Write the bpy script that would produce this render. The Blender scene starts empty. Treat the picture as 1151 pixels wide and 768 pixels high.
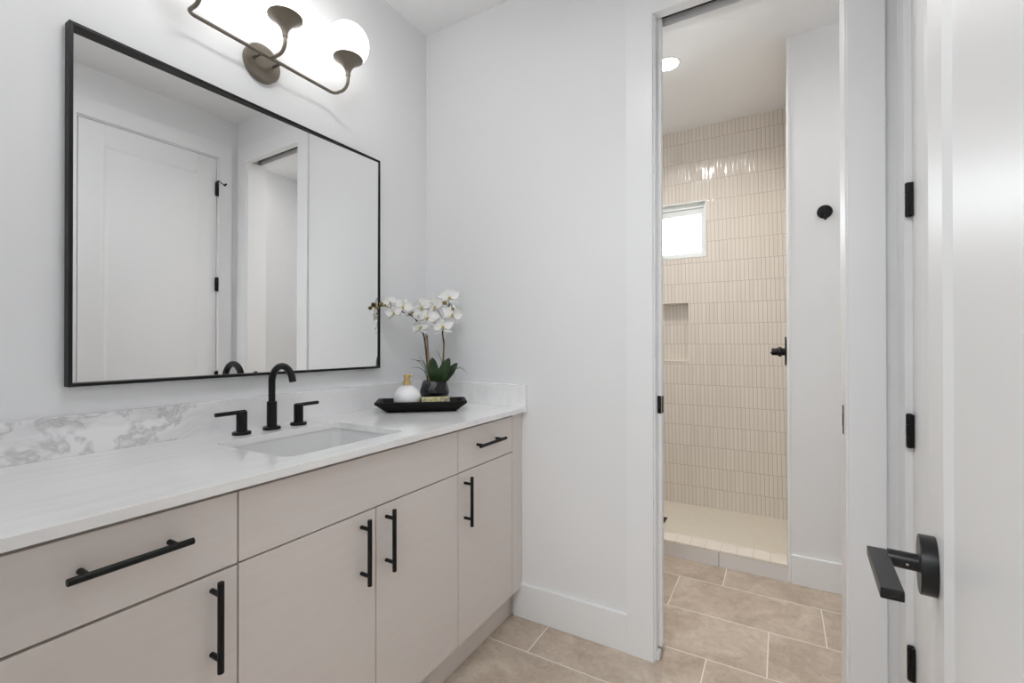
import bpy, bmesh, math, random
from math import radians, sin, cos, pi, sqrt
from mathutils import Vector, Matrix, Quaternion

SC = bpy.context.scene
COL = SC.collection
random.seed(4)

# ------------------------------------------------------------------ camera
FPX, IW, IH = 519.34, 1151.0, 768.0
yaw, pitch, roll = radians(30.056), radians(0.2387), radians(-0.0563)
CAM = Vector((0.0, 0.0, 1.21))
_f = Vector((-sin(yaw) * cos(pitch), cos(yaw) * cos(pitch), sin(pitch)))
_r0 = Vector((cos(yaw), sin(yaw), 0))
_u0 = _r0.cross(_f)
_r = _r0 * cos(roll) + _u0 * sin(roll)
_u = -_r0 * sin(roll) + _u0 * cos(roll)
cam_data = bpy.data.cameras.new('camera')
cam = bpy.data.objects.new('camera', cam_data)
COL.objects.link(cam)
cam.matrix_world = Matrix(((_r.x, _u.x, -_f.x, CAM.x), (_r.y, _u.y, -_f.y, CAM.y), (_r.z, _u.z, -_f.z, CAM.z), (0, 0, 0, 1)))
cam_data.sensor_fit = 'HORIZONTAL'
cam_data.sensor_width = 36.0
cam_data.lens = 36.0 * FPX / IW
cam_data.clip_start = 0.02
SC.camera = cam

# ------------------------------------------------------------------ colour management, world, lights
vs = SC.view_settings
SC.display_settings.display_device = 'sRGB'
vs.view_transform = 'Standard'
vs.look = 'None'
vs.gamma = 1.0
vs.use_curve_mapping = False
vs.exposure = 0.10

GLOBE_POWER = 4.0      # emission of the vanity globes
DOWN_POWER = 9.6      # W, shower downlight
BATH_FILL_POWER = 6.0       # W, added fill light on the bathroom ceiling
HALL_FILL_POWER = 42.0      # W, added fill panel in the hall ceiling
SKY = 18.0

world = bpy.data.worlds.new('world')
SC.world = world
world.use_nodes = True
bg = world.node_tree.nodes['Background']
bg.inputs[0].default_value = (0.90, 0.96, 1.0, 1)
bg.inputs[1].default_value = SKY
SC.cycles.max_bounces = 10
SC.cycles.diffuse_bounces = 6
SC.cycles.glossy_bounces = 5
SC.cycles.caustics_reflective = False
SC.cycles.sample_clamp_indirect = 6.0

# ------------------------------------------------------------------ measures (metres)
LX = -1.5423          # left wall
RX = 0.322            # right wall
WB = 1.80             # back wall, bathroom side
WB2 = 1.93            # back wall, shower-room side
FY = 0.09             # entry wall, bathroom side
CZ = 2.764            # ceiling
C = 2.727             # shower curb / white return wall
T = 3.54              # tiled back wall of shower
X2 = 1.02             # right wall of shower room
SF = 0.045            # shower floor height
CT = 0.93             # counter top height


# ------------------------------------------------------------------ materials
def srgb(r, g, b):
    def f(c):
        c /= 255.0
        return c / 12.92 if c <= 0.04045 else ((c + 0.055) / 1.055) ** 2.4
    return (f(r), f(g), f(b), 1.0)


class N:
    def __init__(self, name):
        self.m = bpy.data.materials.new(name)
        self.m.use_nodes = True
        self.t = self.m.node_tree
        self.b = self.t.nodes['Principled BSDF']
        self.out = self.t.nodes['Material Output']

    def n(self, typ, **kw):
        nd = self.t.nodes.new(typ)
        for k, v in kw.items():
            setattr(nd, k, v)
        return nd

    def l(self, a, b):
        self.t.links.new(a, b)

    def set(self, **kw):
        for k, v in kw.items():
            self.b.inputs[k.replace('_', ' ')].default_value = v
        return self

    def coord(self):
        return self.n('ShaderNodeTexCoord').outputs['Object']

    def math(self, op, a, b=None):
        nd = self.n('ShaderNodeMath', operation=op)
        for i, v in enumerate((a, b)):
            if v is None:
                continue
            if isinstance(v, (int, float)):
                nd.inputs[i].default_value = v
            else:
                self.l(v, nd.inputs[i])
        return nd.outputs[0]

    def noise(self, vec, scale, detail=3, rough=0.5, dist=0.0):
        nd = self.n('ShaderNodeTexNoise')
        nd.inputs['Scale'].default_value = scale
        nd.inputs['Detail'].default_value = detail
        nd.inputs['Roughness'].default_value = rough
        nd.inputs['Distortion'].default_value = dist
        self.l(vec, nd.inputs['Vector'])
        return nd.outputs['Fac']

    def ramp(self, fac, stops):
        nd = self.n('ShaderNodeValToRGB')
        el = nd.color_ramp.elements
        while len(el) < len(stops):
            el.new(0.5)
        for e, (p, c) in zip(el, stops):
            e.position = p
            e.color = c
        self.l(fac, nd.inputs[0])
        return nd.outputs[0]

    def mix(self, fac, a, b, blend='MIX'):
        nd = self.n('ShaderNodeMix', data_type='RGBA', blend_type=blend)
        for s, v in ((nd.inputs[0], fac), (nd.inputs[6], a), (nd.inputs[7], b)):
            if isinstance(v, (int, float)):
                s.default_value = v
            elif isinstance(v, tuple):
                s.default_value = v
            else:
                self.l(v, s)
        return nd.outputs[2]

    def bump(self, h, strength=0.2, dist=0.002, normal=None):
        nd = self.n('ShaderNodeBump')
        nd.inputs['Strength'].default_value = strength
        nd.inputs['Distance'].default_value = dist
        self.l(h, nd.inputs['Height'])
        if normal is not None:
            self.l(normal, nd.inputs['Normal'])
        self.l(nd.outputs[0], self.b.inputs['Normal'])
        return nd.outputs[0]


def plain(name, col, rough=0.5, metal=0.0, bump=0.0, bscale=120.0, spec=0.5):
    k = N(name)
    k.set(Base_Color=col, Roughness=rough, Metallic=metal)
    k.b.inputs['Specular IOR Level'].default_value = spec
    if bump:
        k.bump(k.noise(k.coord(), bscale, 3), bump, 0.001)
    return k.m


M = {}
M['wall'] = plain('wall_paint', (0.845, 0.85, 0.858, 1), 0.55, bump=0.05, bscale=260, spec=0.3)
M['ceil'] = plain('ceiling_paint', (0.88, 0.885, 0.89, 1), 0.7, bump=0.05, bscale=200, spec=0.2)
M['trim'] = plain('trim_paint', (0.87, 0.875, 0.885, 1), 0.33, spec=0.4)
M['doorpaint'] = plain('door_paint', (0.86, 0.865, 0.872, 1), 0.36, bump=0.03, bscale=60, spec=0.3)
M['black'] = plain('matte_black_metal', (0.006, 0.006, 0.0065, 1), 0.42, bump=0.03, bscale=400, spec=.28)
M['blacksatin'] = plain('satin_black_metal', (0.009, 0.009, 0.0095, 1), 0.34, spec=.35)
M['frame'] = plain('black_frame', (0.006, 0.006, 0.006, 1), 0.4, spec=.3)
M['bronze'] = plain('dark_bronze', (0.21, 0.185, 0.15, 1), 0.36, 0.7, bump=0.03, bscale=300)
M['porcelain'] = plain('porcelain', (0.80, 0.80, 0.80, 1), 0.12)
M['steel'] = plain('track_metal', (0.25, 0.25, 0.25, 1), 0.4, 0.8)
M['dark'] = plain('gap_shade', (0.015, 0.013, 0.012, 1), 0.8, spec=.1)  # near-black colour stands in for the shade inside gaps
M['nichetrim'] = plain('cream_edge_tile', srgb(236, 229, 219), 0.15)
M['vinyl'] = plain('window_vinyl', (0.85, 0.88, 0.87, 1), 0.35)
M['ceramic'] = plain('white_ceramic', (0.93, 0.93, 0.94, 1), 0.35, bump=0.04, bscale=150)
M['brass'] = plain('brushed_brass', (0.72, 0.55, 0.27, 1), 0.3, 0.9)
M['traywood'] = plain('black_wood', (0.006, 0.0058, 0.0055, 1), 0.55, bump=0.15, bscale=90, spec=.22)
M['pot'] = plain('black_glazed_pot', (0.008, 0.008, 0.010, 1), 0.25, spec=.4, bump=0.25, bscale=45)
M['guide'] = plain('white_plastic', (0.8, 0.8, 0.8, 1), 0.4)
M['stem'] = plain('orchid_stem', (0.055, 0.052, 0.018, 1), 0.5)
M['stake'] = plain('bamboo_stake', (0.30, 0.19, 0.10, 1), 0.6, bump=0.2, bscale=80)
M['bud'] = plain('orchid_bud', (0.26, 0.19, 0.05, 1), 0.5, bump=0.2, bscale=120)
M['lip'] = plain('orchid_lip', (0.75, 0.60, 0.16, 1), 0.5)
M['soil'] = plain('pot_soil', (0.03, 0.02, 0.012, 1), 0.9, bump=0.8, bscale=90)
M['screw'] = plain('screw_steel', (0.4, 0.4, 0.4, 1), 0.35, 1.0)


def mat_petal():
    k = N('orchid_petal')
    k.set(Base_Color=(0.86, 0.86, 0.84, 1), Roughness=0.5)
    k.b.inputs['Subsurface Weight'].default_value = 0.15
    k.b.inputs['Subsurface Radius'].default_value = (0.01, 0.01, 0.008)
    k.bump(k.noise(k.coord(), 150, 2), 0.15, 0.001)
    return k.m


def mat_leaf():
    k = N('orchid_leaf')
    c = k.coord()
    col = k.ramp(k.noise(c, 22, 3, 0.5, 0.4), [(0.3, srgb(26, 46, 24)), (0.7, srgb(56, 84, 46))])
    k.l(col, k.b.inputs['Base Color'])
    k.set(Roughness=0.38)
    return k.m


def mat_cabinet():
    k = N('greige_cabinet_wood')
    mp = k.n('ShaderNodeMapping')
    mp.inputs['Scale'].default_value = (14, 1.6, 26)
    k.l(k.coord(), mp.inputs[0])
    a = k.noise(mp.outputs[0], 3.0, 5, 0.6, 0.3)
    mp2 = k.n('ShaderNodeMapping')
    mp2.inputs['Scale'].default_value = (60, 7, 160)
    k.l(k.coord(), mp2.inputs[0])
    b = k.noise(mp2.outputs[0], 4.0, 2)
    f = k.math('ADD', k.math('MULTIPLY', a, 0.7), k.math('MULTIPLY', b, 0.3))
    col = k.ramp(f, [(0.30, srgb(221, 214, 209)), (0.70, srgb(226, 219, 214))])
    k.l(col, k.b.inputs['Base Color'])
    k.set(Roughness=0.5)
    k.b.inputs['Specular IOR Level'].default_value = 0.3
    k.bump(f, 0.06, 0.001)
    return k.m


def mat_marble(name, splash):
    k = N(name)
    c = k.coord()
    d = k.n('ShaderNodeTexNoise')
    d.inputs['Scale'].default_value = 3.0
    d.inputs['Detail'].default_value = 5
    k.l(c, d.inputs['Vector'])
    warp = k.n('ShaderNodeVectorMath', operation='MULTIPLY_ADD')
    k.l(d.outputs['Color'], warp.inputs[0])
    warp.inputs[1].default_value = (.26, .26, .26) if splash else (.12, .12, .12)
    k.l(c, warp.inputs[2])
    # soft drifting bands
    mp = k.n('ShaderNodeMapping')
    mp.inputs['Rotation'].default_value = (radians(32), 0, 0) if splash else (0, 0, radians(14))
    mp.inputs['Scale'].default_value = (6, 2.2, 14) if splash else (24, 2.6, 9)
    k.l(warp.outputs[0], mp.inputs[0])
    band = k.noise(mp.outputs[0], 1.5, 5, .62)
    sep = k.n('ShaderNodeSeparateXYZ')
    k.l(c, sep.inputs[0])
    if splash:
        # this slab carries its veining at the near end and runs out to plain white
        gate = k.n('ShaderNodeMapRange')
        gate.inputs['From Min'].default_value = .84
        gate.inputs['From Max'].default_value = .70
        k.l(sep.outputs[1], gate.inputs['Value'])
        g = k.math('MAXIMUM', gate.outputs[0], .06)
        b2 = k.ramp(band, [(.44, (0, 0, 0, 1)), (.68, (1, 1, 1, 1))])
        col = k.mix(k.math('MULTIPLY', k.math('MULTIPLY', b2, g), .42), srgb(244, 244, 245), srgb(186, 184, 185))
        n1 = k.noise(warp.outputs[0], 4.6, 5, .62)
        v1 = k.math('ABSOLUTE', k.math('SUBTRACT', n1, .5))
        vm = k.ramp(v1, [(0, (1, 1, 1, 1)), (.010, (.6, .6, .6, 1)), (.035, (0, 0, 0, 1))])
        col = k.mix(k.math('MULTIPLY', k.math('MULTIPLY', vm, g), .5), col, srgb(158, 156, 157))
    else:
        b2 = k.ramp(band, [(.34, (1, 1, 1, 1)), (.62, (0, 0, 0, 1))])
        col = k.mix(k.math('MULTIPLY', b2, .6), srgb(248, 248, 248), srgb(237, 236, 236))
    k.l(col, k.b.inputs['Base Color'])
    k.set(Roughness=0.13)
    return k.m


def mat_floor():
    k = N('stone_floor_tile')
    sep = k.n('ShaderNodeSeparateXYZ')
    c = k.coord()
    k.l(c, sep.inputs[0])
    rowh, tw, y0, x0 = 0.3072, 0.6125, 1.601, -0.246
    vv = k.math('SUBTRACT', sep.outputs[1], y0)
    row = k.math('FLOOR', k.math('DIVIDE', vv, rowh))
    uu = k.math('SUBTRACT', k.math('SUBTRACT', sep.outputs[0], x0), k.math('MULTIPLY', row, 0.2035))
    colid = k.math('FLOOR', k.math('DIVIDE', uu, tw))
    fu = k.math('SUBTRACT', uu, k.math('MULTIPLY', colid, tw))
    fv = k.math('SUBTRACT', vv, k.math('MULTIPLY', row, rowh))
    du = k.math('MINIMUM', fu, k.math('SUBTRACT', tw, fu))
    dv = k.math('MINIMUM', fv, k.math('SUBTRACT', rowh, fv))
    dd = k.math('MINIMUM', du, dv)
    tile = k.math('GREATER_THAN', dd, 0.0021)
    soft = k.n('ShaderNodeMapRange')
    soft.inputs['From Min'].default_value = 0.0012
    soft.inputs['From Max'].default_value = 0.0035
    k.l(dd, soft.inputs['Value'])
    cmb = k.n('ShaderNodeCombineXYZ')
    k.l(colid, cmb.inputs[0])
    k.l(row, cmb.inputs[1])
    wn = k.n('ShaderNodeTexWhiteNoise')
    k.l(cmb.outputs[0], wn.inputs['Vector'])
    off = k.n('ShaderNodeVectorMath', operation='MULTIPLY_ADD')
    k.l(wn.outputs['Color'], off.inputs[0])
    off.inputs[1].default_value = (7, 7, 7)
    k.l(c, off.inputs[2])
    n1 = k.noise(off.outputs[0], 4.5, 6, 0.62, 0.9)
    n2 = k.noise(off.outputs[0], 26, 5, 0.7, 0.6)
    f = k.math('ADD', k.math('MULTIPLY', n1, 0.62), k.math('MULTIPLY', n2, 0.38))
    stone = k.ramp(f, [(0.30, srgb(160, 143, 126)), (0.50, srgb(193, 177, 160)), (0.70, srgb(219, 206, 191))])
    vein = k.math('ABSOLUTE', k.math('SUBTRACT', k.noise(off.outputs[0], 5.0, 5, 0.6, 1.5), 0.5))
    vm = k.ramp(vein, [(0.0, (0.22, 0.22, 0.22, 1)), (0.02, (0, 0, 0, 1))])
    stone = k.mix(vm, stone, srgb(140, 120, 102))
    tint = k.math('MULTIPLY_ADD', wn.outputs['Value'], 0.08)
    k.t.nodes[-1].inputs[2].default_value = 0.96
    hsv = k.n('ShaderNodeHueSaturation')
    k.l(stone, hsv.inputs['Color'])
    k.l(tint, hsv.inputs['Value'])
    col = k.mix(tile, srgb(238, 231, 221), hsv.outputs[0])
    k.l(col, k.b.inputs['Base Color'])
    rg = k.ramp(n2, [(0.3, (0.34, 0.34, 0.34, 1)), (0.7, (0.5, 0.5, 0.5, 1))])
    k.l(rg, k.b.inputs['Roughness'])
    h = k.math('ADD', soft.outputs[0], k.math('MULTIPLY', n2, 0.35))
    k.bump(h, 0.35, 0.0015)
    return k.m


def mat_tile():
    """narrow vertical stacked wall tile, u = x + y so it runs on round the corners"""
    k = N('shower_stick_tile')
    sep = k.n('ShaderNodeSeparateXYZ')
    c = k.coord()
    k.l(c, sep.inputs[0])
    tw, th = 0.0256, 0.1462
    vv = k.math('SUBTRACT', sep.outputs[2], 0.034)
    row = k.math('FLOOR', k.math('DIVIDE', vv, th))
    uu = k.math('ADD', k.math('ADD', sep.outputs[0], sep.outputs[1]), k.math('MULTIPLY', row, 0.0041))
    ci = k.math('FLOOR', k.math('DIVIDE', uu, tw))
    cmb = k.n('ShaderNodeCombineXYZ')
    k.l(ci, cmb.inputs[0])
    k.l(row, cmb.inputs[1])
    wn = k.n('ShaderNodeTexWhiteNoise')
    k.l(cmb.outputs[0], wn.inputs['Vector'])
    fu = k.math('SUBTRACT', uu, k.math('MULTIPLY', ci, tw))
    # a small up-down jitter of whole groups of tiles
    fv = k.math('SUBTRACT', vv, k.math('MULTIPLY', row, th))
    du = k.math('MINIMUM', fu, k.math('SUBTRACT', tw, fu))
    dv = k.math('MINIMUM', fv, k.math('SUBTRACT', th, fv))
    dd = k.math('MINIMUM', du, dv)
    mr = k.n('ShaderNodeMapRange')
    mr.interpolation_type = 'SMOOTHSTEP'
    mr.inputs['From Min'].default_value = 0.0007
    mr.inputs['From Max'].default_value = 0.0021
    k.l(dd, mr.inputs['Value'])
    shade = k.ramp(wn.outputs['Value'], [(0.0, srgb(224, 216, 206)), (1.0, srgb(230, 223, 213))])
    col = k.mix(mr.outputs[0], srgb(186, 174, 160), shade)
    k.l(col, k.b.inputs['Base Color'])
    k.set(Roughness=0.10)
    mr2 = k.n('ShaderNodeMapRange')
    mr2.interpolation_type = 'SMOOTHSTEP'
    mr2.inputs['From Min'].default_value = 0.0006
    mr2.inputs['From Max'].default_value = 0.004
    k.l(dd, mr2.inputs['Value'])
    wav = k.noise(c, 45, 2)
    pu = k.math('SUBTRACT', k.math('MULTIPLY', k.math('DIVIDE', fu, tw), 2.0), 1.0)
    pil = k.math('SUBTRACT', 1.0, k.math('MULTIPLY', pu, pu))
    h = k.math('ADD', k.math('MULTIPLY', mr2.outputs[0], .6), k.math('ADD', k.math('MULTIPLY', wav, 0.5), k.math('MULTIPLY', pil, .75)))
    geo = k.n('ShaderNodeNewGeometry')
    rnd = k.n('ShaderNodeVectorMath', operation='MULTIPLY_ADD')
    k.l(wn.outputs['Color'], rnd.inputs[0])
    rnd.inputs[1].default_value = (0.08, 0.05, 0.035)
    rnd.inputs[2].default_value = (-0.04, -0.025, -0.0175)
    add = k.n('ShaderNodeVectorMath', operation='ADD')
    k.l(rnd.outputs[0], add.inputs[0])
    k.l(geo.outputs['Normal'], add.inputs[1])
    nrm = k.n('ShaderNodeVectorMath', operation='NORMALIZE')
    k.l(add.outputs[0], nrm.inputs[0])
    k.bump(h, 0.45, 0.0012, nrm.outputs[0])
    return k.m


def mat_mosaic(name, w, h, mort, a, b, g, rough=0.4, offs=0.5):
    k = N(name)
    br = k.n('ShaderNodeTexBrick')
    br.offset = offs
    br.inputs['Scale'].default_value = 1.0
    br.inputs['Brick Width'].default_value = w
    br.inputs['Row Height'].default_value = h
    br.inputs['Mortar Size'].default_value = mort
    br.inputs['Mortar Smooth'].default_value = 0.2
    br.inputs['Color1'].default_value = a
    br.inputs['Color2'].default_value = b
    br.inputs['Mortar'].default_value = g
    k.l(k.coord(), br.inputs['Vector'])
    k.l(br.outputs['Color'], k.b.inputs['Base Color'])
    k.set(Roughness=rough)
    inv = k.math('SUBTRACT', 1.0, br.outputs['Fac'])
    k.bump(inv, 0.3, 0.001)
    return k.m


def mat_curb_front():
    k = N('curb_front_tile')
    sep = k.n('ShaderNodeSeparateXYZ')
    k.l(k.coord(), sep.inputs[0])
    t = k.math('DIVIDE', k.math('SUBTRACT', sep.outputs[0], 0.463), 0.606)
    fr = k.math('ABSOLUTE', k.math('SUBTRACT', t, k.math('ROUND', t)))
    col = k.mix(k.math('LESS_THAN', fr, 0.0024), srgb(232, 229, 227), srgb(120, 112, 105))
    k.l(col, k.b.inputs['Base Color'])
    k.set(Roughness=0.35)
    return k.m


def mat_emit(name, col, strength):
    k = N(name)
    k.set(Base_Color=(0.9, 0.9, 0.9, 1), Roughness=0.3)
    k.b.inputs['Emission Color'].default_value = col
    k.b.inputs['Emission Strength'].default_value = strength
    return k.m


def mat_glass():
    k = N('window_glass')
    tr = k.n('ShaderNodeBsdfTransparent')
    gl = k.n('ShaderNodeBsdfGlossy')
    gl.inputs['Roughness'].default_value = 0.02
    fr = k.n('ShaderNodeFresnel')
    mx = k.n('ShaderNodeMixShader')
    k.l(fr.outputs[0], mx.inputs[0])
    k.l(tr.outputs[0], mx.inputs[1])
    k.l(gl.outputs[0], mx.inputs[2])
    k.l(mx.outputs[0], k.out.inputs['Surface'])
    return k.m


def mat_soap():
    k = N('patterned_soap_wrap')
    c = k.coord()
    col = k.ramp(k.noise(c, 60, 3, 0.6), [(0.38, srgb(150, 140, 150)), (0.48, srgb(212, 208, 140)), (0.6, srgb(232, 224, 180)), (0.72, srgb(188, 190, 90))])
    k.l(col, k.b.inputs['Base Color'])
    k.set(Roughness=0.45)
    return k.m


M['petal'] = mat_petal()
M['leaf'] = mat_leaf()
M['cabinet'] = mat_cabinet()
M['counter'] = mat_marble('marble_counter', False)
M['splash'] = mat_marble('marble_backsplash', True)
M['floor'] = mat_floor()
M['tile'] = mat_tile()
M['showerfloor'] = mat_mosaic('shower_floor_mosaic', 0.022, 0.011, 0.0012, srgb(236, 229, 215), srgb(230, 222, 206), srgb(214, 206, 190))
M['curbtop'] = mat_mosaic('curb_top_tile', 0.0785, 0.30, 0.0012, srgb(240, 233, 222), srgb(236, 228, 217), srgb(200, 188, 174), 0.2, 0.0)
M['curbfront'] = mat_curb_front()
M['globe'] = mat_emit('opal_globe', (1.0, 0.975, 0.945, 1), GLOBE_POWER)
M['lamp'] = mat_emit('lamp_lens', (1.0, 0.98, 0.95, 1), 12.0)
M['fillsoft'] = mat_emit('fill_lamp_diffuser', (1.0, 0.98, 0.96, 1), 1.2)  # glow of the added fill lamps
M['glass'] = mat_glass()
M['soap'] = mat_soap()
k = N('mirror_silver')
k.set(Base_Color=(0.90, 0.905, 0.905, 1), Metallic=1.0, Roughness=0.0)
M['mirror'] = k.m


# ------------------------------------------------------------------ mesh helpers
def box(bm, lo, hi, bev=0.0, seg=2):
    lo, hi = Vector(lo), Vector(hi)
    r = bmesh.ops.create_cube(bm, size=1.0)
    vs_ = r['verts']
    for v in vs_:
        v.co = Vector(((v.co.x + .5) * (hi.x - lo.x) + lo.x, (v.co.y + .5) * (hi.y - lo.y) + lo.y, (v.co.z + .5) * (hi.z - lo.z) + lo.z))
    if bev > 0:
        ed = list({e for v in vs_ for e in v.link_edges})
        bmesh.ops.bevel(bm, geom=ed, offset=bev, segments=seg, profile=0.5, affect='EDGES')


def frame_of(d):
    d = Vector(d).normalized()
    a = Vector((0, 0, 1)) if abs(d.z) < 0.9 else Vector((1, 0, 0))
    x = a.cross(d).normalized()
    return x, d.cross(x), d


def rings(bm, loops, cap=True, closed=True):
    vv = [[bm.verts.new(p) for p in lp] for lp in loops]
    n = len(vv[0])
    for a, b in zip(vv, vv[1:]):
        for i in range(n if closed else n - 1):
            j = (i + 1) % n
            bm.faces.new((a[i], a[j], b[j], b[i]))
    if cap:
        bm.faces.new(list(reversed(vv[0])))
        bm.faces.new(vv[-1])
    return vv


def lathe(bm, origin, axis, prof, n=32):
    """prof: (radius, distance along the axis) pairs"""
    x, y, d = frame_of(axis)
    o = Vector(origin)
    lps = []
    for r, h in prof:
        r = max(r, 0.00005)
        lps.append([o + d * h + x * (r * cos(2 * pi * i / n)) + y * (r * sin(2 * pi * i / n)) for i in range(n)])
    rings(bm, lps)


def cyl(bm, a, b, r, bev=0.0, n=24, r2=None):
    n = max(n, 18)
    a, b = Vector(a), Vector(b)
    L = (b - a).length
    r2 = r if r2 is None else r2
    if bev:
        prof = [(r - bev, 0), (r - bev * .3, bev * .3), (r, bev), (r2, L - bev), (r2 - bev * .3, L - bev * .3), (r2 - bev, L)]
    else:
        prof = [(r, 0), (r2, L)]
    lathe(bm, a, b - a, prof, n)


def tube(bm, pts, r, n=14, radii=None):
    n = max(n, 14) if r > .002 else n
    pts = [Vector(p) for p in pts]
    tans = []
    for i in range(len(pts)):
        a = pts[max(i - 1, 0)]
        b = pts[min(i + 1, len(pts) - 1)]
        tans.append((b - a).normalized())
    x, y, d = frame_of(tans[0])
    lps = []
    for i, p in enumerate(pts):
        if i:
            q = tans[i - 1].rotation_difference(tans[i])
            x = q @ x
            y = q @ y
        rr = radii[i] if radii else r
        lps.append([p + x * (rr * cos(2 * pi * k / n)) + y * (rr * sin(2 * pi * k / n)) for k in range(n)])
    rings(bm, lps)


def smooth_path(pts, sub=8):
    """Catmull-Rom through the points"""
    P = [Vector(p) for p in pts]
    P = [P[0] * 2 - P[1]] + P + [P[-1] * 2 - P[-2]]
    out = []
    for i in range(1, len(P) - 2):
        for s in range(sub):
            t = s / sub
            a, b, c, d = P[i - 1], P[i], P[i + 1], P[i + 2]
            out.append(0.5 * ((2 * b) + (-a + c) * t + (2 * a - 5 * b + 4 * c - d) * t * t + (-a + 3 * b - 3 * c + d) * t ** 3))
    out.append(P[-2])
    return out


def rrect(x0, y0, x1, y1, r, n=6):
    out = []
    for cx, cy, a0 in ((x1 - r, y0 + r, -90), (x1 - r, y1 - r, 0), (x0 + r, y1 - r, 90), (x0 + r, y0 + r, 180)):
        for i in range(n + 1):
            a = radians(a0 + 90 * i / n)
            out.append((cx + r * cos(a), cy + r * sin(a)))
    return out


def plate(bm, outer, holes, to3, thick):
    """a flat plate with holes: loops in 2-D, to3(u, v) to space, thick a Vector to extrude along"""
    edges = []
    for lp in [outer] + holes:
        vv = [bm.verts.new(to3(*p)) for p in lp]
        for i in range(len(vv)):
            edges.append(bm.edges.new((vv[i], vv[(i + 1) % len(vv)])))
    r = bmesh.ops.triangle_fill(bm, use_beauty=True, use_dissolve=False, edges=edges)
    fs = [g for g in r['geom'] if isinstance(g, bmesh.types.BMFace)]
    ex = bmesh.ops.extrude_face_region(bm, geom=fs)
    bmesh.ops.translate(bm, verts=[g for g in ex['geom'] if isinstance(g, bmesh.types.BMVert)], vec=Vector(thick))


def rect(x0, y0, x1, y1):
    return [(x0, y0), (x1, y0), (x1, y1), (x0, y1)]


def obj(name, bm, mat, parent=None, off=None, angle=36, sm=True):
    if off is not None:
        bmesh.ops.translate(bm, verts=bm.verts, vec=-Vector(off))
    bmesh.ops.recalc_face_normals(bm, faces=bm.faces)
    me = bpy.data.meshes.new(name)
    bm.to_mesh(me)
    bm.free()
    if sm:
        for p in me.polygons:
            p.use_smooth = True
        me.set_sharp_from_angle(angle=radians(angle))
    me.materials.append(M[mat])
    o = bpy.data.objects.new(name, me)
    COL.objects.link(o)
    if sm:
        wn = o.modifiers.new('weighted_normals', 'WEIGHTED_NORMAL')
        wn.keep_sharp = True
        wn.weight = 80
    if parent:
        o.parent = parent
    return o


def tag(o, label, cat, group=None, kind=None):
    if label:
        o['label'] = label
    if cat:
        o['category'] = cat
    if group:
        o['group'] = group
    if kind:
        o['kind'] = kind
    return o


def thing(name, label, cat, loc=(0, 0, 0), rz=0.0, group=None, kind=None):
    o = bpy.data.objects.new(name, None)
    COL.objects.link(o)
    o.empty_display_size = 0.05
    o.location = loc
    o.rotation_euler = (0, 0, rz)
    return tag(o, label, cat, group, kind)


def copy_tree(o, parent=None):
    c = o.copy()
    COL.objects.link(c)
    c.parent = parent
    for ch in o.children:
        copy_tree(ch, c)
    return c


def NB():
    return bmesh.new()


def struct(name, bm, mat, label, cat, sm=False):
    return tag(obj(name, bm, mat, sm=sm), label, cat, kind='structure')


# ================================================================== the room
bm = NB(); box(bm, (LX - .12, -2.6, -.10), (X2 + 1.3, T + .15, 0))
struct('floor', bm, 'floor', 'beige stone tile floor with pale grout running into the shower room', 'floor')
bm = NB(); box(bm, (LX - .12, -2.6, CZ), (X2 + 1.3, T + .15, CZ + .1))
struct('ceiling', bm, 'ceil', 'flat white painted ceiling over both rooms', 'ceiling')
bm = NB(); box(bm, (LX - .12, FY - .12, 0), (LX, T, CZ))
struct('wall_left', bm, 'wall', 'white wall behind the mirror and vanity', 'wall')
# back wall with the pocket door opening
OX0, OX1, OZ = -0.428, 0.199, 2.478
bm = NB()
for lo, hi in (((LX, WB, 0), (OX0, WB + .036, CZ)), ((LX, WB2 - .036, 0), (OX0, WB2, CZ)), ((OX1, WB, 0), (X2, WB2, CZ)), ((OX0, WB, OZ + .03), (OX1, WB + .036, CZ)), ((OX0, WB2 - .036, OZ + .03), (OX1, WB2, CZ)), ((LX, WB + .036, OZ + .09), (OX1, WB2 - .036, CZ))):
    box(bm, lo, hi)
struct('wall_back', bm, 'wall', 'white wall facing the camera with the pocket door opening', 'wall')
# right wall with the closet door opening
DY0, DY1, DZ = 0.945, 1.662, 2.470
bm = NB()
for lo, hi in (((RX, FY, 0), (RX + .12, DY0 - .016, CZ)), ((RX, DY1 + .016, 0), (RX + .12, WB, CZ)), ((RX, DY0 - .016, DZ + .016), (RX + .12, DY1 + .016, CZ))):
    box(bm, lo, hi)
struct('wall_right', bm, 'wall', 'white wall holding the closed panel door', 'wall')
# entry wall: the camera stands in its doorway
EX0, EX1, EZ = -0.66, 0.090, 2.45
bm = NB()
for lo, hi in (((LX, FY - .12, 0), (EX0, FY, CZ)), ((EX1, FY - .12, 0), (X2 + 1.3, FY, CZ)), ((EX0, FY - .12, EZ), (EX1, FY, CZ))):
    box(bm, lo, hi)
struct('wall_front', bm, 'wall', 'white entry wall behind the camera with a doorway', 'wall')
# the hall behind the camera
bm = NB(); box(bm, (LX - .24, -2.6, 0), (LX - .12, FY - .12, CZ)); struct('wall_hall_left', bm, 'wall', 'left white wall of the hall behind the camera', 'wall')
bm = NB(); box(bm, (X2 + 1.3, -2.6, 0), (X2 + 1.42, FY, CZ)); struct('wall_hall_right', bm, 'wall', 'right white wall of the hall behind the camera', 'wall')
bm = NB(); box(bm, (LX - .24, -2.72, 0), (X2 + 1.42, -2.6, CZ)); struct('wall_hall_back', bm, 'wall', 'end wall of the hall behind the camera', 'wall')
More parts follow.
